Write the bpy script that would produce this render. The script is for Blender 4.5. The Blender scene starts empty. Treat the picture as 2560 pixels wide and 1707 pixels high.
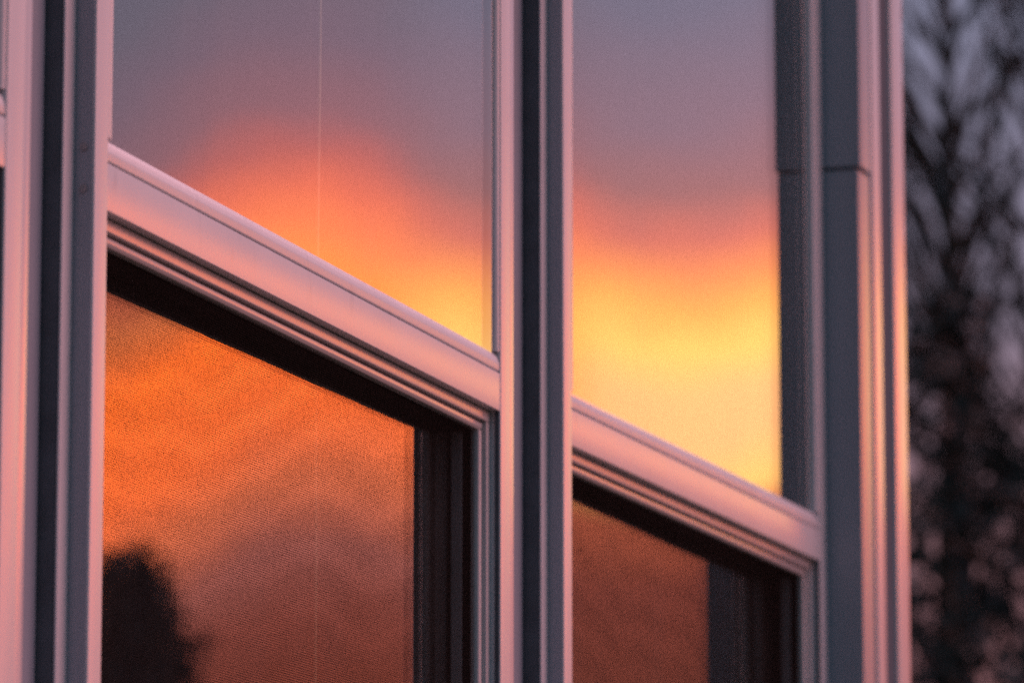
import bpy, bmesh, math, random
from mathutils import Vector, Matrix, noise
R = math.radians
random.seed(4)
sc = bpy.context.scene
col = sc.collection

# ------------------------------------------------------------------ camera
CAM_Z = 1.5                      # photographer's eye height
PLANE = 1.085                    # distance from the camera to the line of the facade
PSI, PITCH = R(16.48), math.atan2(2067, 12270)
cam_d = bpy.data.cameras.new('camera')
cam = bpy.data.objects.new('camera', cam_d)
col.objects.link(cam)
cam.location = (0, 0, CAM_Z)
look = Vector((math.cos(PSI) * math.cos(PITCH), math.sin(PSI) * math.cos(PITCH), math.sin(PITCH)))
cam.rotation_euler = look.to_track_quat('-Z', 'Y').to_euler()
cam_d.sensor_width = 36
cam_d.lens = 12270 / 2560 * 36
cam_d.clip_end = 3000
cam_d.dof.use_dof = True
cam_d.dof.focus_distance = 3.42
cam_d.dof.aperture_fstop = 9.5
cam_d.dof.aperture_blades = 8
sc.camera = cam

# ------------------------------------------------------------------ sky
W = bpy.data.worlds.new('World')
sc.world = W
W.use_nodes = True
nt = W.node_tree
nt.nodes.clear()

class NB:
    """small node builder"""
    def __init__(s, nt): s.nt = nt
    def new(s, t, **k):
        n = s.nt.nodes.new(t)
        for a, v in k.items(): setattr(n, a, v)
        return n
    def put(s, sock, v):
        if isinstance(v, bpy.types.NodeSocket): s.nt.links.new(v, sock)
        else: sock.default_value = v
    def m(s, op, a, b=0.0, c=None, clamp=False):
        n = s.new('ShaderNodeMath', operation=op, use_clamp=clamp)
        s.put(n.inputs[0], a); s.put(n.inputs[1], b)
        if c is not None: s.put(n.inputs[2], c)
        return n.outputs[0]
    def smooth(s, v, a, b, lo=0.0, hi=1.0):
        n = s.new('ShaderNodeMapRange', interpolation_type='SMOOTHSTEP')
        s.put(n.inputs['Value'], v)
        n.inputs['From Min'].default_value = a; n.inputs['From Max'].default_value = b
        n.inputs['To Min'].default_value = lo; n.inputs['To Max'].default_value = hi
        return n.outputs[0]
    def lin(s, v, a, b, lo=0.0, hi=1.0):
        n = s.new('ShaderNodeMapRange')
        s.put(n.inputs['Value'], v)
        n.inputs['From Min'].default_value = a; n.inputs['From Max'].default_value = b
        n.inputs['To Min'].default_value = lo; n.inputs['To Max'].default_value = hi
        return n.outputs[0]
    def ramp(s, v, stops, a, b, interp='LINEAR'):
        f = s.lin(v, a, b)
        n = s.new('ShaderNodeValToRGB')
        n.color_ramp.interpolation = interp
        el = n.color_ramp.elements
        st = sorted(stops, key=lambda q: q[0])
        el[1].position = 1.0; el[1].color = tuple(st[-1][1]) + (1,)
        el[0].position = 0.0; el[0].color = tuple(st[0][1]) + (1,)
        for p, c in st[1:-1]:
            e = el.new((p - a) / (b - a)); e.color = (c[0], c[1], c[2], 1)
        s.put(n.inputs[0], f)
        return n.outputs[0]
    def mix(s, f, a, b, mode='MIX'):
        n = s.new('ShaderNodeMix', data_type='RGBA', blend_type=mode)
        s.put(n.inputs[0], f); s.put(n.inputs[6], a); s.put(n.inputs[7], b)
        return n.outputs[2]
    def noise(s, vec, scale, detail=3, rough=.5):
        n = s.new('ShaderNodeTexNoise')
        s.put(n.inputs['Vector'], vec)
        n.inputs['Scale'].default_value = scale
        n.inputs['Detail'].default_value = detail
        n.inputs['Roughness'].default_value = rough
        return n.outputs[0]

def build_world():
    b = NB(nt)
    tc = b.new('ShaderNodeTexCoord').outputs['Generated']
    nrm = b.new('ShaderNodeVectorMath', operation='NORMALIZE'); b.put(nrm.inputs[0], tc)
    d = nrm.outputs[0]
    sep = b.new('ShaderNodeSeparateXYZ'); b.put(sep.inputs[0], d)
    x, y, z = sep.outputs
    az = b.m('MULTIPLY', b.m('ARCTAN2', y, x), 57.29578)
    el = b.m('MULTIPLY', b.m('ARCSINE', z), 57.29578)
    # lower edge of the cloud deck over the afterglow, by azimuth
    fc = b.new('ShaderNodeFloatCurve')
    pts = [(-60, 9.0), (-30, 9.6), (-22.4, 10.2), (-21.8, 10.45), (-21, 10.95), (-20.4, 11.32), (-19.7, 11.45), (-19.1, 11.36),
           (-18.5, 11.1), (-17.8, 10.8), (-17, 10.64), (-16.2, 10.72), (-15.5, 10.85), (-12, 10.8), (20, 9)]
    cu = fc.mapping.curves[0]
    def px(a): return (a + 60) / 80
    def py(v): return (v - 8) / 5
    cu.points[0].location = (px(pts[0][0]), py(pts[0][1])); cu.points[1].location = (px(pts[-1][0]), py(pts[-1][1]))
    for a, v in pts[1:-1]: cu.points.new(px(a), py(v))
    fc.mapping.update()
    b.put(fc.inputs['Value'], b.lin(az, -60, 20))
    B = b.m('MULTIPLY_ADD', fc.outputs[0], 5.0, 8.0)
    cv = b.new('ShaderNodeCombineXYZ')
    b.put(cv.inputs[0], b.m('MULTIPLY', az, .45)); b.put(cv.inputs[1], el)
    n1 = b.noise(cv.outputs[0], 1.1, 4, .55)
    n2 = b.noise(cv.outputs[0], .5, 3, .5)
    t = b.m('ADD', b.m('SUBTRACT', el, B), b.m('MULTIPLY', b.m('SUBTRACT', n1, .5), .7))
    A = [(-7, (.5, .16, .15)), (-5.8, (.95, .18, .13)), (-5, (1.25, .27, .21)), (-4.2, (1.8, .48, .40)), (-3.4, (4.2, .85, .36)), (-2.6, (6.6, .98, .22)),
         (-1.4, (7.2, 1.05, .14)), (-.7, (3.7, .82, .26)), (-.1, (2.5, .50, .30)), (.35, (1.5, .38, .36)), (.9, (.84, .37, .46)),
         (1.8, (.56, .36, .50)), (2.7, (.43, .36, .50)), (5, (.34, .35, .54))]
    Bc = [(-7, (.5, .14, .12)), (-5, (.8, .16, .12)), (-4, (1.0, .20, .15)), (-3.2, (1.9, .38, .2)), (-2.88, (3.2, 1.60, .45)),
          (-2.3, (3.1, 1.42, .56)), (-1.7, (3.2, 1.46, .56)), (-1.15, (3.4, 1.70, .42)), (-.75, (3.2, 1.22, .30)), (-.35, (2.7, .78, .30)),
          (.05, (1.9, .48, .36)), (.5, (1.0, .40, .42)), (1.4, (.70, .41, .54)), (2.8, (.47, .40, .58)), (5, (.38, .38, .56))]
    ca = b.ramp(t, A, -7, 5); cb = b.ramp(t, Bc, -7, 5)
    glow = b.mix(b.smooth(az, -18.9, -17.6), ca, cb)
    glow = b.mix(1.0, glow, (.76, .76, .76, 1), 'MULTIPLY')
    # the wider dusk sky: pink underlit cloud to the south, dusky blue to the north and behind
    def direction(a, e): return (math.cos(R(a)) * math.cos(R(e)), math.sin(R(a)) * math.cos(R(e)), math.sin(R(e)))
    def lobe(a, e, lo, hi):
        dt = b.new('ShaderNodeVectorMath', operation='DOT_PRODUCT')
        b.put(dt.inputs[0], d); dt.inputs[1].default_value = direction(a, e)
        return b.smooth(dt.outputs['Value'], lo, hi)
    blue = b.ramp(el, [(-10, (.05, .06, .09)), (0, (.05, .065, .09)), (8, (.07, .10, .15)), (25, (.075, .16, .235)), (90, (.40, .54, .74))], -10, 90)
    mauve = b.ramp(el, [(-10, (.08, .06, .07)), (4, (.42, .16, .17)), (7, (.36, .18, .21)), (10, (.25, .21, .29)), (13.5, (.26, .26, .38)), (40, (.36, .40, .56))], -10, 40)
    pink = b.ramp(el, [(-10, (.2, .08, .08)), (0, (2.0, .7, .65)), (12, (3.8, 1.4, 1.45)), (30, (3.95, 1.9, 2.15)), (60, (1.7, 1.2, 1.55)), (90, (.55, .65, .9))], -10, 90)
    sky = b.mix(lobe(20, 5, .2, .8), blue, mauve)
    pl = b.m('MULTIPLY', lobe(-44, 27, .62, 1.0), b.lin(n2, .25, .75, .75, 1.15))
    sky = b.mix(b.m('MINIMUM', pl, 1.0), sky, pink)
    gm = b.m('MULTIPLY', b.smooth(az, -48, -25), b.smooth(az, -11, 6, 1, 0))
    gm = b.m('MULTIPLY', gm, b.m('MULTIPLY', b.smooth(el, 14, 30, 1, 0), b.smooth(el, 0, 4)))
    sky = b.mix(gm, sky, glow)
    bg = b.new('ShaderNodeBackground'); b.put(bg.inputs[0], sky); bg.inputs[1].default_value = 1.0
    # thin residual twilight from the atmosphere itself
    ns = b.new('ShaderNodeTexSky', sky_type='NISHITA'); ns.sun_disc = False
    ns.sun_elevation = R(1.0); ns.sun_rotation = R(90 + 17)
    bg2 = b.new('ShaderNodeBackground'); b.put(bg2.inputs[0], ns.outputs[0]); bg2.inputs[1].default_value = 0.004
    ad = b.new('ShaderNodeAddShader'); b.put(ad.inputs[0], bg.outputs[0]); b.put(ad.inputs[1], bg2.outputs[0])
    out = b.new('ShaderNodeOutputWorld'); b.put(out.inputs[0], ad.outputs[0])
build_world()
W.cycles.sampling_method = 'MANUAL'
W.cycles.sample_map_resolution = 2048

# the sun is already down: the afterglow strip and the lit cloud of the sky are the only light
sc.view_settings.view_transform = 'Standard'
sc.view_settings.look = 'None'
sc.view_settings.exposure = 0
sc.view_settings.gamma = 1
sc.view_settings.use_curve_mapping = False

# ------------------------------------------------------------------ materials
def material(name, base, rough=.5, var=.06, scale=30, bump=.0, bscale=200, spec=.5, stretch=(1, 1, 1), dirt=0.0):
    m = bpy.data.materials.new(name); m.use_nodes = True
    b = NB(m.node_tree); p = m.node_tree.nodes['Principled BSDF']
    tc = b.new('ShaderNodeTexCoord').outputs['Object']
    mp = b.new('ShaderNodeMapping'); b.put(mp.inputs['Vector'], tc); mp.inputs['Scale'].default_value = stretch
    n = b.noise(mp.outputs[0], scale, 5, .6)
    dark = tuple(c * (1 - var * 2) for c in base) + (1,)
    lite = tuple(min(1, c * (1 + var)) for c in base) + (1,)
    c = b.mix(b.smooth(n, .3, .7), dark, lite)
    if dirt:
        n3 = b.noise(mp.outputs[0], scale * 5, 6, .75)
        c = b.mix(b.m('MULTIPLY', b.smooth(n3, .56, .74), dirt), c, (.16, .15, .14, 1))
    b.put(p.inputs['Base Color'], c)
    b.put(p.inputs['Roughness'], b.lin(n, .2, .8, rough * .85, min(1, rough * 1.15)))
    p.inputs['Specular IOR Level'].default_value = spec
    if bump:
        bn = b.new('ShaderNodeBump'); bn.inputs['Strength'].default_value = bump; bn.inputs['Distance'].default_value = .001
        b.put(bn.inputs['Height'], b.noise(tc, bscale, 4, .6)); b.put(p.inputs['Normal'], bn.outputs[0])
    return m

M_white = material('white_vinyl', (.72, .72, .74), .22, .02, 9, .04, 260, .5, (1, 1, .3), .2)
M_bead = material('white_glazing_bead', (.68, .68, .70), .34, .02, 9, .04, 300, .5, (1, 1, .3), .2)
M_gloss = material('glossy_white_trim', (.66, .65, .67), .13, .02, 9, .02, 300, .5, (1, 1, .3), .04)
M_alu = material('painted_aluminium', (.64, .62, .62), .20, .03, 14, .04, 400, .5, (.3, 1, 1), .10)
M_floor = material('shaded_cover_board', (.27, .33, .39), .5, .06, 6, .1, 120, .35, (1, 1, .2), .12)  # white board with the groove's shade painted in as slate grey
M_slate = material('matte_slate_trim', (.12, .145, .175), .9, .05, 6, .1, 120, .05, (1, 1, .2), .1)
M_board = material('weathered_white_board', (.55, .57, .60), .5, .06, 6, .1, 120, .4, (1, 1, .2), .12)
M_panel = material('grey_blue_panel', (.36, .39, .44), .22, .04, 6, .1, 150, .35, (1, 1, .3), .1)
M_seal_shade = material('dark_seal_and_groove_shade', (.11, .13, .15), .6, .1, 40, 0, 100, .3)  # dark seals and joint, also the shade painted on the groove walls
M_dark = material('dark_channel_and_shade', (.008, .006, .006), .8, .1, 20, 0, 100, .08)
M_track = material('grey_track', (.34, .32, .33), .5, .08, 20, 0, 100, .4)
M_wire = material('screen_wire', (.040, .030, .026), .8, .05, 20, 0, 100, .06)
M_siding = material('pale_siding', (.55, .56, .58), .5, .05, 3, .1, 80, .4, (.2, 1, 1), .06)
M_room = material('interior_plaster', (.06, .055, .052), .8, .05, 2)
M_cord = material('yellowed_cord', (.85, .70, .42), .6, .08, 300)
M_bark = material('bark', (.06, .045, .035), .9, .25, 12, .5, 30, .2)
M_leaf = [material('needle_foliage', (.050, .050, .046), .6, .3, 3, 0, 50, .2),
          material('twiggy_foliage', (.13, .108, .115), .7, .3, 3, 0, 50, .2)]

def glass(name, wave, wscale):
    m = bpy.data.materials.new(name); m.use_nodes = True
    b = NB(m.node_tree); m.node_tree.nodes.clear()
    tc = b.new('ShaderNodeTexCoord').outputs['Object']
    mp = b.new('ShaderNodeMapping'); b.put(mp.inputs['Vector'], tc); mp.inputs['Scale'].default_value = (1, 1, .10)
    h = b.m('ADD', b.noise(mp.outputs[0], wscale, 2, .5), b.m('MULTIPLY', b.noise(tc, 5, 1, .4), .5))
    bn = b.new('ShaderNodeBump'); bn.inputs['Strength'].default_value = 1; bn.inputs['Distance'].default_value = wave
    b.put(bn.inputs['Height'], h)
    fr = b.new('ShaderNodeFresnel')
    geo = b.new('ShaderNodeNewGeometry')     # the node inverts the index on back faces; rays are not bent here, so undo that
    b.put(fr.inputs['IOR'], b.lin(geo.outputs['Backfacing'], 0, 1, 1.5, 1 / 1.5))
    f = fr.outputs[0]
    # insulating glass: each face stands for one sheet, two surfaces: 2f / (1 + f)
    f2 = b.m('DIVIDE', b.m('MULTIPLY', f, 2), b.m('ADD', f, 1))
    gl = b.new('ShaderNodeBsdfGlossy'); gl.inputs['Roughness'].default_value = 0.0; gl.inputs['Color'].default_value = (1, 1, 1, 1)
    b.put(gl.inputs['Normal'], bn.outputs[0])
    tr = b.new('ShaderNodeBsdfTransparent'); tr.inputs['Color'].default_value = (.93, .96, .95, 1)
    mx = b.new('ShaderNodeMixShader'); b.put(mx.inputs[0], f2); b.put(mx.inputs[1], tr.outputs[0]); b.put(mx.inputs[2], gl.outputs[0])
    out = b.new('ShaderNodeOutputMaterial'); 
    df = b.new('ShaderNodeBsdfDiffuse'); df.inputs[0].default_value = (.55, .53, .50, 1)
    mp2 = b.new('ShaderNodeMapping'); b.put(mp2.inputs['Vector'], tc); mp2.inputs['Scale'].default_value = (1, 1, .25)
    dust = b.m('MULTIPLY_ADD', b.smooth(b.noise(mp2.outputs[0], 14, 6, .7), .45, .75), .035, .004)
    mx2 = b.new('ShaderNodeMixShader'); b.put(mx2.inputs[0], dust); b.put(mx2.inputs[1], mx.outputs[0]); b.put(mx2.inputs[2], df.outputs[0])
    b.put(out.inputs[0], mx2.outputs[0])
    return m
M_glass = glass('window_glass', .000016, 22)
M_glass_low = glass('window_glass_behind_screen', .000014, 26)

# ------------------------------------------------------------------ mesh helpers
def link(name, me, mat, parent=None, smooth=True):
    me.materials.append(mat)
    o = bpy.data.objects.new(name, me); col.objects.link(o)
    if parent is not None: o.parent = parent
    if smooth:
        for p in me.polygons: p.use_smooth = True
        me.set_sharp_from_angle(angle=R(35))
    return o

def rounded(pts, r):
    """round the corners of a closed 2-D profile"""
    out = []
    n = len(pts)
    for i in range(n):
        p0, p1, p2 = Vector(pts[i - 1]), Vector(pts[i]), Vector(pts[(i + 1) % n])
        a, c = (p0 - p1), (p2 - p1)
        rr = min(r, a.length * .45, c.length * .45)
        a.normalize(); c.normalize()
        s, e = p1 + a * rr, p1 + c * rr
        for k in (0, .25, .5, .75, 1):
            q = s * (1 - k) ** 2 + p1 * 2 * k * (1 - k) + e * k * k
            out.append((q.x, q.y))
    return out

def extrude(prof, a, bb, axis, r=.0006):
    """profile extruded along x (prof = y,z) or z (prof = x,y)"""
    pr = rounded(prof, r) if r else prof
    bm = bmesh.new()
    def P(q, s): return (s, q[0], q[1]) if axis == 'x' else (q[0], q[1], s)
    A = [bm.verts.new(P(q, a)) for q in pr]; C = [bm.verts.new(P(q, bb)) for q in pr]
    n = len(pr)
    for i in range(n): bm.faces.new((A[i], A[(i + 1) % n], C[(i + 1) % n], C[i]))
    bm.faces.new(A[::-1]); bm.faces.new(C)
    bmesh.ops.recalc_face_normals(bm, faces=bm.faces)
    me = bpy.data.meshes.new('m'); bm.to_mesh(me); bm.free()
    return me

def box(x0, x1, y0, y1, z0, z1, r=.0006):
    return extrude([(x0, y0), (x1, y0), (x1, y1), (x0, y1)], z0, z1, 'z', r)

def empty(name, loc=(0, 0, 0), rz=0, parent=None):
    o = bpy.data.objects.new(name, None); col.objects.link(o)
    o.location = loc; o.rotation_euler = (0, 0, rz)
    o.empty_display_size = .1
    if parent is not None: o.parent = parent
    return o

# ------------------------------------------------------------------ ground
def ground():
    bm = bmesh.new()
    S = 1500
    vs = [bm.verts.new(p) for p in ((-S, -S, 0), (S, -S, 0), (S, S, 0), (-S, S, 0))]
    bm.faces.new(vs)
    me = bpy.data.meshes.new('ground'); bm.to_mesh(me); bm.free()
    m = material('dusky_grass_ground', (.055, .06, .035), .9, .3, .8, .4, 6, .2)
    o = link('ground', me, m, None, False); o['kind'] = 'structure'
ground()

# ------------------------------------------------------------------ house
RAIL_Z = CAM_Z + .584
house = empty('house', (2.7636, PLANE, 0))
house['label'] = 'pale house front with tall white double-hung windows reflecting an orange sunset'
house['category'] = 'house'
ZB, ZT = -.62, .80

def insect_screen(x0, x1, z0, z1, y):
    """woven mesh: every strand is a four-sided rod"""
    V, F = [], []
    def sag(x, z):      # the cloth is slightly slack and drawn in places
        a = noise.noise(Vector((x * 5 + x0 * 9, z * 4, 1.7))); c = noise.noise(Vector((x * 14, z * 3, 5.1)))
        return a * .0012 + c * .0009, a * .0009 + c * .0004
    def strand(pts, h, ax):
        for e, (px, py, pz) in enumerate(pts):
            for a, c in ((-h, 0), (0, -h), (h, 0), (0, h)):
                V.append((px, py + a, pz + c) if ax == 'x' else (px + a, py + c, pz))
            if e:
                i = len(V) - 8
                for k in range(4): F.append((i + k, i + (k + 1) % 4, i + 4 + (k + 1) % 4, i + 4 + k))
    P = .00165
    for k in range(int((z1 - z0) / P)):
        z = z0 + (k + .5) * P
        pts = []
        for e in range(29):
            x = x0 + (x1 - x0) * e / 28; dy, dz = sag(x, z)
            pts.append((x, y + dy, z + dz))
        strand(pts, .00017, 'x')
    for k in range(int((x1 - x0) / .00175)):
        x = x0 + (k + .5) * .00175
        pts = []
        for e in range(15):
            z = z0 + (z1 - z0) * e / 14; dy, dz = sag(x, z)
            pts.append((x, y + dy + .0002, z))
        strand(pts, .00006, 'z')
    me = bpy.data.meshes.new('screen'); me.from_pydata(V, [], F)
    return me

def window(x, y, rz, Wd, dz, label, glass_yaw=0.0, pane_y=.0062, screws=False):
    w = empty('window', (x - house.location.x, y - house.location.y, RAIL_Z + dz), rz, house)
    w['label'] = label
    L, Rr = .0225, Wd - .027
    def part(n, me, m): return link(n, me, m, w)
    # fixed outer frame: flat face, a set-back ledge on the left and a thin strip on the right
    part('left_jamb', extrude([(0, 0), (L, 0), (L, .05), (0, .05)], ZB, ZT, 'z', .0012), M_white)
    part('outer_ledge', extrude([(-.0184, .0133), (-.0004, .0133), (-.0004, .0150), (-.0184, .0150)], ZB, ZT, 'z', .0008), M_white)
    part('side_shade_strip', box(-.0008, -.0001, .0013, .0131, ZB, ZT, .0002), M_panel)  # added strip: bluish shade of the jamb's left side, painted in grey-blue
    part('shaded_groove_seal', box(-.0181, -.0004, .0152, .06, ZB, ZT, .002), M_seal_shade)  # groove wall, its colour darkened for the occlusion by the neighbouring frame
    part('right_jamb', extrude([(Rr, 0), (Wd, 0), (Wd, .05), (Rr, .05)], ZB, ZT, 'z', .0012), M_white)
    part('edge_strip', extrude([(Wd + .0016, .0016), (Wd + .0150, .0016), (Wd + .0150, .012), (Wd + .0016, .012)], ZB, ZT, 'z', .0016), M_gloss)
    part('edge_backing', box(Wd + .0004, Wd + .013, .0122, .055, ZB, ZT, .001), M_board)
    part('head_frame', box(L + .0004, Rr - .0004, 0.0006, .05, ZT - .05, ZT), M_white)
    part('sill_frame', extrude([(-.018, ZB), (-.018, ZB + .018), (.05, ZB + .032), (.05, ZB)], L - .02, Rr + .02, 'x', .002), M_white)
    for zz in ((.036, .010) if screws else ()):
        me = extrude([(.0026 * math.cos(a * math.pi / 6), .0026 * math.sin(a * math.pi / 6)) for a in range(12)], -.0010, .0004, 'z', 0)
        sc_ = part('screw', me, M_track); sc_.location = (-.0008, .0068, zz); sc_.rotation_euler = (0, R(90), 0)
    # meeting rail with a rounded glazing bead along its top
    part('meeting_rail', extrude([(.0006, 0), (.0006, .0300), (.006, .0300), (.03, .0300), (.03, .0)], L + .0003, Rr - .0001, 'x', .0007), M_white)
    part('glazing_bead', extrude([(.0010, .0312), (.0010, .0375), (.0022, .0420), (.0052, .0462), (.028, .0468), (.028, .0312)], L + .0002, Rr - .0002, 'x', .0012), M_bead)
    part('glazing_bead', extrude([(L + .0003, .0008), (L + .0065, .0012), (L + .0150, .0036), (L + .0155, .011), (L + .0003, .011)], .0470, ZT - .051, 'z', .0012), M_bead)
    part('glazing_bead', extrude([(Rr - .0003, .0008), (Rr - .0035, .0012), (Rr - .0062, .0036), (Rr - .0066, .011), (Rr - .0003, .011)], .0470, ZT - .051, 'z', .0012), M_bead)
    # upper pane
    part('jamb_liner', box(Rr - .0066, Rr - .0002, .0113, .056, .0472, ZT - .052, .0003), M_dark)
    g = part('upper_pane', box(-(Rr - L) / 2 - .004, (Rr - L) / 2 + .004, 0, .004, .0425, ZT - .045, 0), M_glass)
    g.location = ((L + Rr) / 2, pane_y, 0); g.rotation_euler = (0, 0, glass_yaw)
    # screen frame: flat bar, shadow groove, polished bead
    def bar_profile(s):      # s = direction into the opening
        return [(.0085, s * -.002), (.0085, s * .0090), (.0160, s * .0092), (.0200, s * .0092), (.0200, s * -.002)]
    def bead_profile(s):
        return [(.0119, s * .0106), (.0119, s * .0140), (.0132, s * .0162), (.0180, s * .0166), (.0200, s * .0150), (.0200, s * .0104)]
    sf = lambda me: part('screen_frame', me, M_alu)
    sf(extrude([(a, -c if c > 0 else -.0006) for a, c in bar_profile(1)], L + .0005, Rr - .0012, 'x', .0010))
    sf(extrude([(a, -c) for a, c in bead_profile(1)], L + .0100, Rr - .0100, 'x', .0005))
    sf(extrude([(Rr - .0012 - max(c, 0), a) for a, c in bar_profile(1)], ZB + .04, -.0095, 'z', .0010))
    sf(extrude([(Rr - .0012 - c, a) for a, c in bead_profile(1)], ZB + .04, -.0166, 'z', .0012))
    sf(extrude([(L + .0012 + max(c, 0), a) for a, c in bar_profile(1)], ZB + .04, -.0095, 'z', .0010))
    sf(extrude([(L + .0012 + c, a) for a, c in bead_profile(1)], ZB + .04, -.0166, 'z', .0012))
    sf(box(L + .001, Rr - .001, .0085, .020, ZB + .033, ZB + .050))
    part('jamb_seal', box(Rr - .0011, Rr - .0002, .0012, .0046, ZB + .04, -.0002, .0003), M_seal_shade)
    s = part('insect_screen', insect_screen(L + .012, Rr - .012, ZB + .045, -.0150, .0165), M_wire)
    s['kind'] = 'stuff'
    # dark channels between screen and recessed lower sash; head's deep shadow is painted in
    part('head_channel', box(L + .001, Rr - .0012, .0204, .056, -.0170, -.0008, .0015), M_dark)
    part('side_channel', box(Rr - .0180, Rr - .0010, .0204, .056, ZB + .03, -.0174, .0015), M_dark)
    part('side_channel', box(L + .0010, L + .0180, .0204, .056, ZB + .03, -.0174, .0015), M_dark)
    part('track', box(Rr - .0205, Rr - .0184, .0255, .0345, ZB + .03, -.0180, .0010), M_track)
    g2 = part('lower_pane', box(-(Rr - L) / 2 + .006, (Rr - L) / 2 - .006, 0, .004, ZB + .03, -.0120, 0), M_glass_low)
    g2.location = ((L + Rr) / 2, .0400, 0); g2.rotation_euler = (0, 0, glass_yaw * 1.8)
    part('lower_rail', box(L + .018, Rr - .018, .030, .056, ZB + .033, ZB + .075), M_white)
    return w

FOLD = R(-1.52)
X1, X2, Y2 = 2.7636, 3.80605, 1.08197
window(X1, PLANE, 0, .900, 0, 'nearest full window, an orange cloud above and a dark tree reflected at its lower left', R(-.3), .0062, True)
window(X2, Y2, FOLD, .862, 0, 'second window, glowing yellow above, beside the grey corner post', R(.3), .0042)
window(X1 - 1.0166, PLANE - .0005, 0, .900, -.006, 'window cut off by the left edge of the photo, only its pink jamb showing')

def hpart(n, me, m, x=0, y=0, rz=0, z=RAIL_Z):
    o = link(n, me, m, house)
    o.location = (x - house.location.x, y - house.location.y, z); o.rotation_euler = (0, 0, rz)
    return o
# boards closing the grooves between the windows
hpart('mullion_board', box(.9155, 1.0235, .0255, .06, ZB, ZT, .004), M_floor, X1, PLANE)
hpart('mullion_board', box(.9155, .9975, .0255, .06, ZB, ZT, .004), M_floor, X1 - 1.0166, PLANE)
# corner post: two stacked grey panels, then the corner trims
PX = .866
JZ = .545 - .0
def post(n, x0, x1, y0, y1, z0, z1, m, r=.002):
    return hpart(n, box(x0, x1, y0, y1, z0, z1, r), m, X2, Y2, FOLD)
JOINT = .396
post('corner_panel', PX, PX + .046, -.0350, .05, -2.08, JOINT - .004, M_panel)
post('corner_panel', PX - .0004, PX + .0435, -.0374, .05, JOINT, 1.14, M_panel)
post('panel_joint', PX + .003, PX + .04, -.031, .05, JOINT - .004, JOINT, M_seal_shade, .0005)
post('trim_reveal', PX + .0475, PX + .0578, -.0220, .05, -2.08, 1.14, M_panel)
post('corner_trim', PX + .0590, PX + .0940, -.0350, .05, -2.08, 1.14, M_gloss)
post('corner_infill', PX + .0946, PX + .1410, -.0325, .05, -2.08, 1.14, M_slate)
post('corner_board', PX + .1416, PX + .1930, -.0360, .09, -2.08, 1.14, M_gloss, .003)

# wall below and above the windows, made of overlapping siding boards, and the dark room behind
def shell():
    xa, xb = .3, 4.80
    k = 0
    for z0, z1 in ((.15, RAIL_Z + ZB - .02), (RAIL_Z + ZT + .02, 3.55)):
        z = z0
        first = None
        while z < z1 - .02:
            h = min(.125, z1 - z)
            me = extrude([(.0, z), (.014, z + h + .010 if z + h < z1 - .02 else z + h), (.026, z + h), (.026, z)], xa, 4.62, 'x', .001)
            o = link('siding_board', me, M_siding, house)
            o.location = (-house.location.x, .004, 0)
            z += h
    for z0, z1 in ((.0, RAIL_Z + ZB - .003), (RAIL_Z + ZT + .003, 3.55)):
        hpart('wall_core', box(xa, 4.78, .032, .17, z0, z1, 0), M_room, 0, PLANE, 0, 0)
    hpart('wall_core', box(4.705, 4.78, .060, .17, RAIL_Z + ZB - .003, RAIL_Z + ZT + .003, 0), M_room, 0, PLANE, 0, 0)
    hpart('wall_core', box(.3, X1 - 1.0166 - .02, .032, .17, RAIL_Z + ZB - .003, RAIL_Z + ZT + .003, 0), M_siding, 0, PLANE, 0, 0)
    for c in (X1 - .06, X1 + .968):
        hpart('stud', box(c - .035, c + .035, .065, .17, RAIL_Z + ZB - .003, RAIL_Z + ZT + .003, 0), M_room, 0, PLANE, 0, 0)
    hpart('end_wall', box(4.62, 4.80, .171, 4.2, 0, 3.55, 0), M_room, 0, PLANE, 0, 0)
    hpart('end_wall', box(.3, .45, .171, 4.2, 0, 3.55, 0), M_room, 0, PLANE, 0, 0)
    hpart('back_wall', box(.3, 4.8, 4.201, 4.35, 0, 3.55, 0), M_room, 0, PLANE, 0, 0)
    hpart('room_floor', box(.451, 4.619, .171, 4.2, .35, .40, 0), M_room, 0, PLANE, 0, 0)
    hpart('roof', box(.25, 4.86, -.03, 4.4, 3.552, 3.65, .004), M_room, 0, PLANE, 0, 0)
shell()

# pull cord of a blind, hanging inside the nearest window
bm = bmesh.new(); prev = None
for e in range(61):
    z = -.55 + 1.33 * e / 60
    q = Vector((.0006 * math.sin(z * 9) + .0004 * math.sin(z * 31), .0005 * math.cos(z * 13), z))
    ring = [bm.verts.new(q + Vector((.0015 * math.cos(a * math.tau / 7), .0015 * math.sin(a * math.tau / 7), 0))) for a in range(7)]
    if prev:
        for a in range(7): bm.faces.new((prev[a], prev[(a + 1) % 7], ring[(a + 1) % 7], ring[a]))
    prev = ring
me = bpy.data.meshes.new('cord'); bm.to_mesh(me); bm.free()
cord = link('blind_cord', me, M_cord)
cord.location = (X1 + .578, PLANE + .052, RAIL_Z)
cord['label'] = 'thin pale blind cord hanging straight down behind the glass of the nearest window'
cord['category'] = 'cord'

# ------------------------------------------------------------------ trees
def tube(bm, p, q, r0, r1, n=6):
    d = (q - p)
    if d.length < 1e-5: return
    rot = d.to_track_quat('Z', 'Y').to_matrix()
    A = [bm.verts.new(p + rot @ Vector((math.cos(2 * math.pi * k / n) * r0, math.sin(2 * math.pi * k / n) * r0, 0))) for k in range(n)]
    C = [bm.verts.new(q + rot @ Vector((math.cos(2 * math.pi * k / n) * r1, math.sin(2 * math.pi * k / n) * r1, 0))) for k in range(n)]
    for k in range(n): bm.faces.new((A[k], A[(k + 1) % n], C[(k + 1) % n], C[k]))

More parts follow.
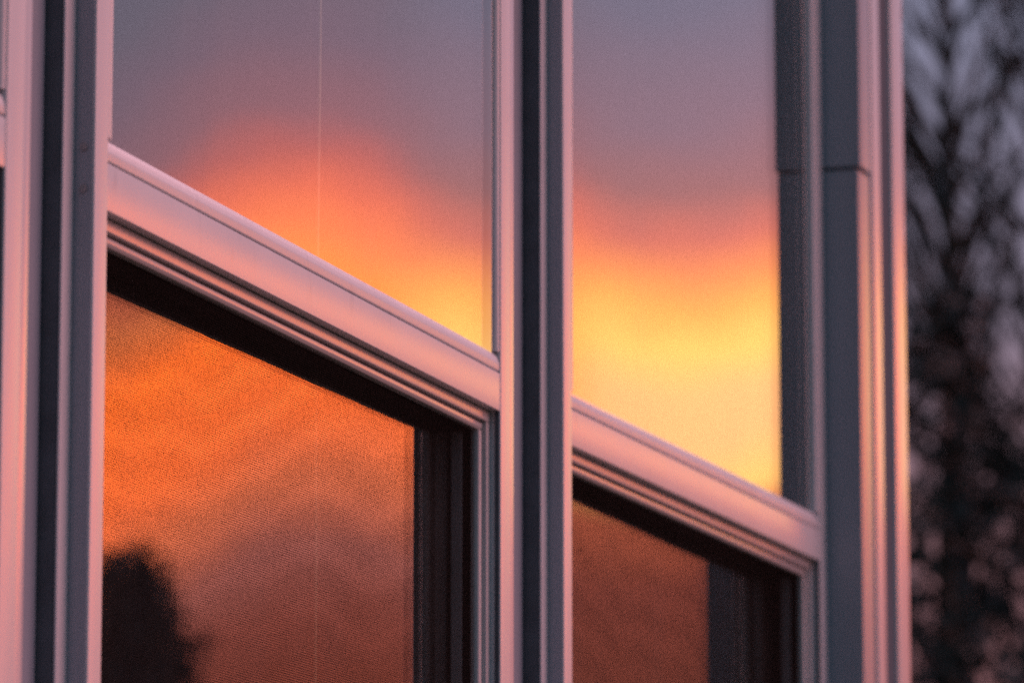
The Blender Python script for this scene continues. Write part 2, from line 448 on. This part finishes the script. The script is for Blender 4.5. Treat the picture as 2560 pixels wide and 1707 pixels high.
def tree(name, loc, H, rad, label, cat, seed, leafm, style='conifer', dens=1.0, leaf=.05, base=.12, group=None, lean=0, taper=.8, twig=False):
    rnd = random.Random(seed)
    t = empty(name, loc); t['label'] = label; t['category'] = cat
    if group: t['group'] = group
    tb = bmesh.new(); bb = bmesh.new()
    LV, LF = [], []
    def leafq(p, s, d):
        a = Vector((rnd.gauss(0, 1), rnd.gauss(0, 1), rnd.gauss(0, 1))).normalized()
        u = (d + a * .7).normalized() * s
        v = u.cross(a).normalized() * s * rnd.uniform(.25, .5)
        i = len(LV)
        if twig:
            u = (d + a * .45).normalized() * s * rnd.uniform(3, 7); v = u.cross(a).normalized() * rnd.uniform(.006, .014)
        LV.extend([p - v * .5, p + u * .5 - v, p + u, p + u * .5 + v]); LF.append((i, i + 1, i + 2, i + 3))
    n = 9
    pts = [Vector((lean * (k / n) ** 1.5 + rnd.gauss(0, .02), rnd.gauss(0, .02), H * k / n)) for k in range(n + 1)]
    for k in range(n):
        tube(tb, pts[k], pts[k + 1], .035 * H * (1 - k / n) * .5 + .01, .035 * H * (1 - (k + 1) / n) * .5 + .008, 8)
    nb = int(26 * H * dens)
    for k in range(nb):
        f = base + (1 - base) * (k + rnd.random()) / nb
        z = H * f; i = min(n - 1, int(f * n)); c = pts[i].lerp(pts[i + 1], f * n - i)
        a = rnd.random() * math.tau
        if style == 'conifer':
            L = rad * (1 - f) ** taper * rnd.uniform(.65, 1.15) + .06; up = rnd.uniform(-.25, .15)
        else:
            L = rad * math.sin(math.pi * min(1, .18 + f * .82)) ** .6 * rnd.uniform(.5, 1.1); up = rnd.uniform(.2, .9) if not twig else rnd.uniform(.9, 2.2)
        d = Vector((math.cos(a), math.sin(a), up)).normalized()
        p = c.copy(); segs = 5
        for s_ in range(segs):
            q = p + d * L / segs
            tube(bb, p, q, .02 * (1 - s_ / segs) * L + .004, .02 * (1 - (s_ + 1) / segs) * L + .003, 4)
            d = (d + Vector((rnd.gauss(0, .12), rnd.gauss(0, .12), -.06 if style == 'conifer' else rnd.gauss(.02, .12)))).normalized()
            m = int((16 if style == 'conifer' else 12) * dens * (L / rad + .3) / .8)
            for _ in range(m):
                w = p.lerp(q, rnd.random()) + Vector((rnd.gauss(0, 1), rnd.gauss(0, 1), rnd.gauss(0, .7))) * leaf * 1.3
                leafq(w, leaf * rnd.uniform(.7, 1.5), d)
            p = q
    for nme, bmx in (('trunk', tb), ('branches', bb)):
        me = bpy.data.meshes.new(nme); bmx.to_mesh(me); bmx.free()
        ob = link(nme, me, M_bark, t)
        if nme == 'branches': ob['kind'] = 'stuff'
    me = bpy.data.meshes.new('crown'); me.from_pydata(LV, [], LF)
    link('crown', me, leafm, t, False)
    return t

def polar(az, dist, off=(0, 0)): return (off[0] + dist * math.cos(R(az)), off[1] + dist * math.sin(R(az)), 0)
tree('conifer', polar(11.45, 17), 4.55, 1.5, 'dark blurred conifer just right of the house corner, reaching halfway up', 'tree', 3, M_leaf[0], 'conifer', .75, .05)
tree('deciduous_tree', polar(9.3, 21), 7.6, 2.0, 'blurred tree with fine bare twigs at the right edge of the photo, behind the conifer', 'tree', 8, M_leaf[1], 'round', .5, .06, twig=True)
tree('bare_tree', polar(11.25, 33), 10.8, 2.8, 'faint twiggy tree rising to the top of the photo behind the conifer', 'tree', 12, M_leaf[1], 'round', .38, .05, twig=True)
tree('slender_tree', polar(12.1, 26), 6.6, 1.5, 'thin twiggy tree half hidden behind the corner of the house', 'tree', 17, M_leaf[1], 'round', .35, .06, twig=True)
# stands in the afterglow behind the photographer, seen mirrored in the lower left pane
tree('garden_tree', polar(-21.95, 60, (0, 2.17)), 8.85, 3.9, 'broad dark tree seen only as a reflection low in the nearest window', 'tree', 21, M_leaf[1], 'conifer', 1.1, .15, .15, taper=.75)

sc.cycles.max_bounces = 10
sc.cycles.transparent_max_bounces = 24
sc.cycles.use_denoising = False
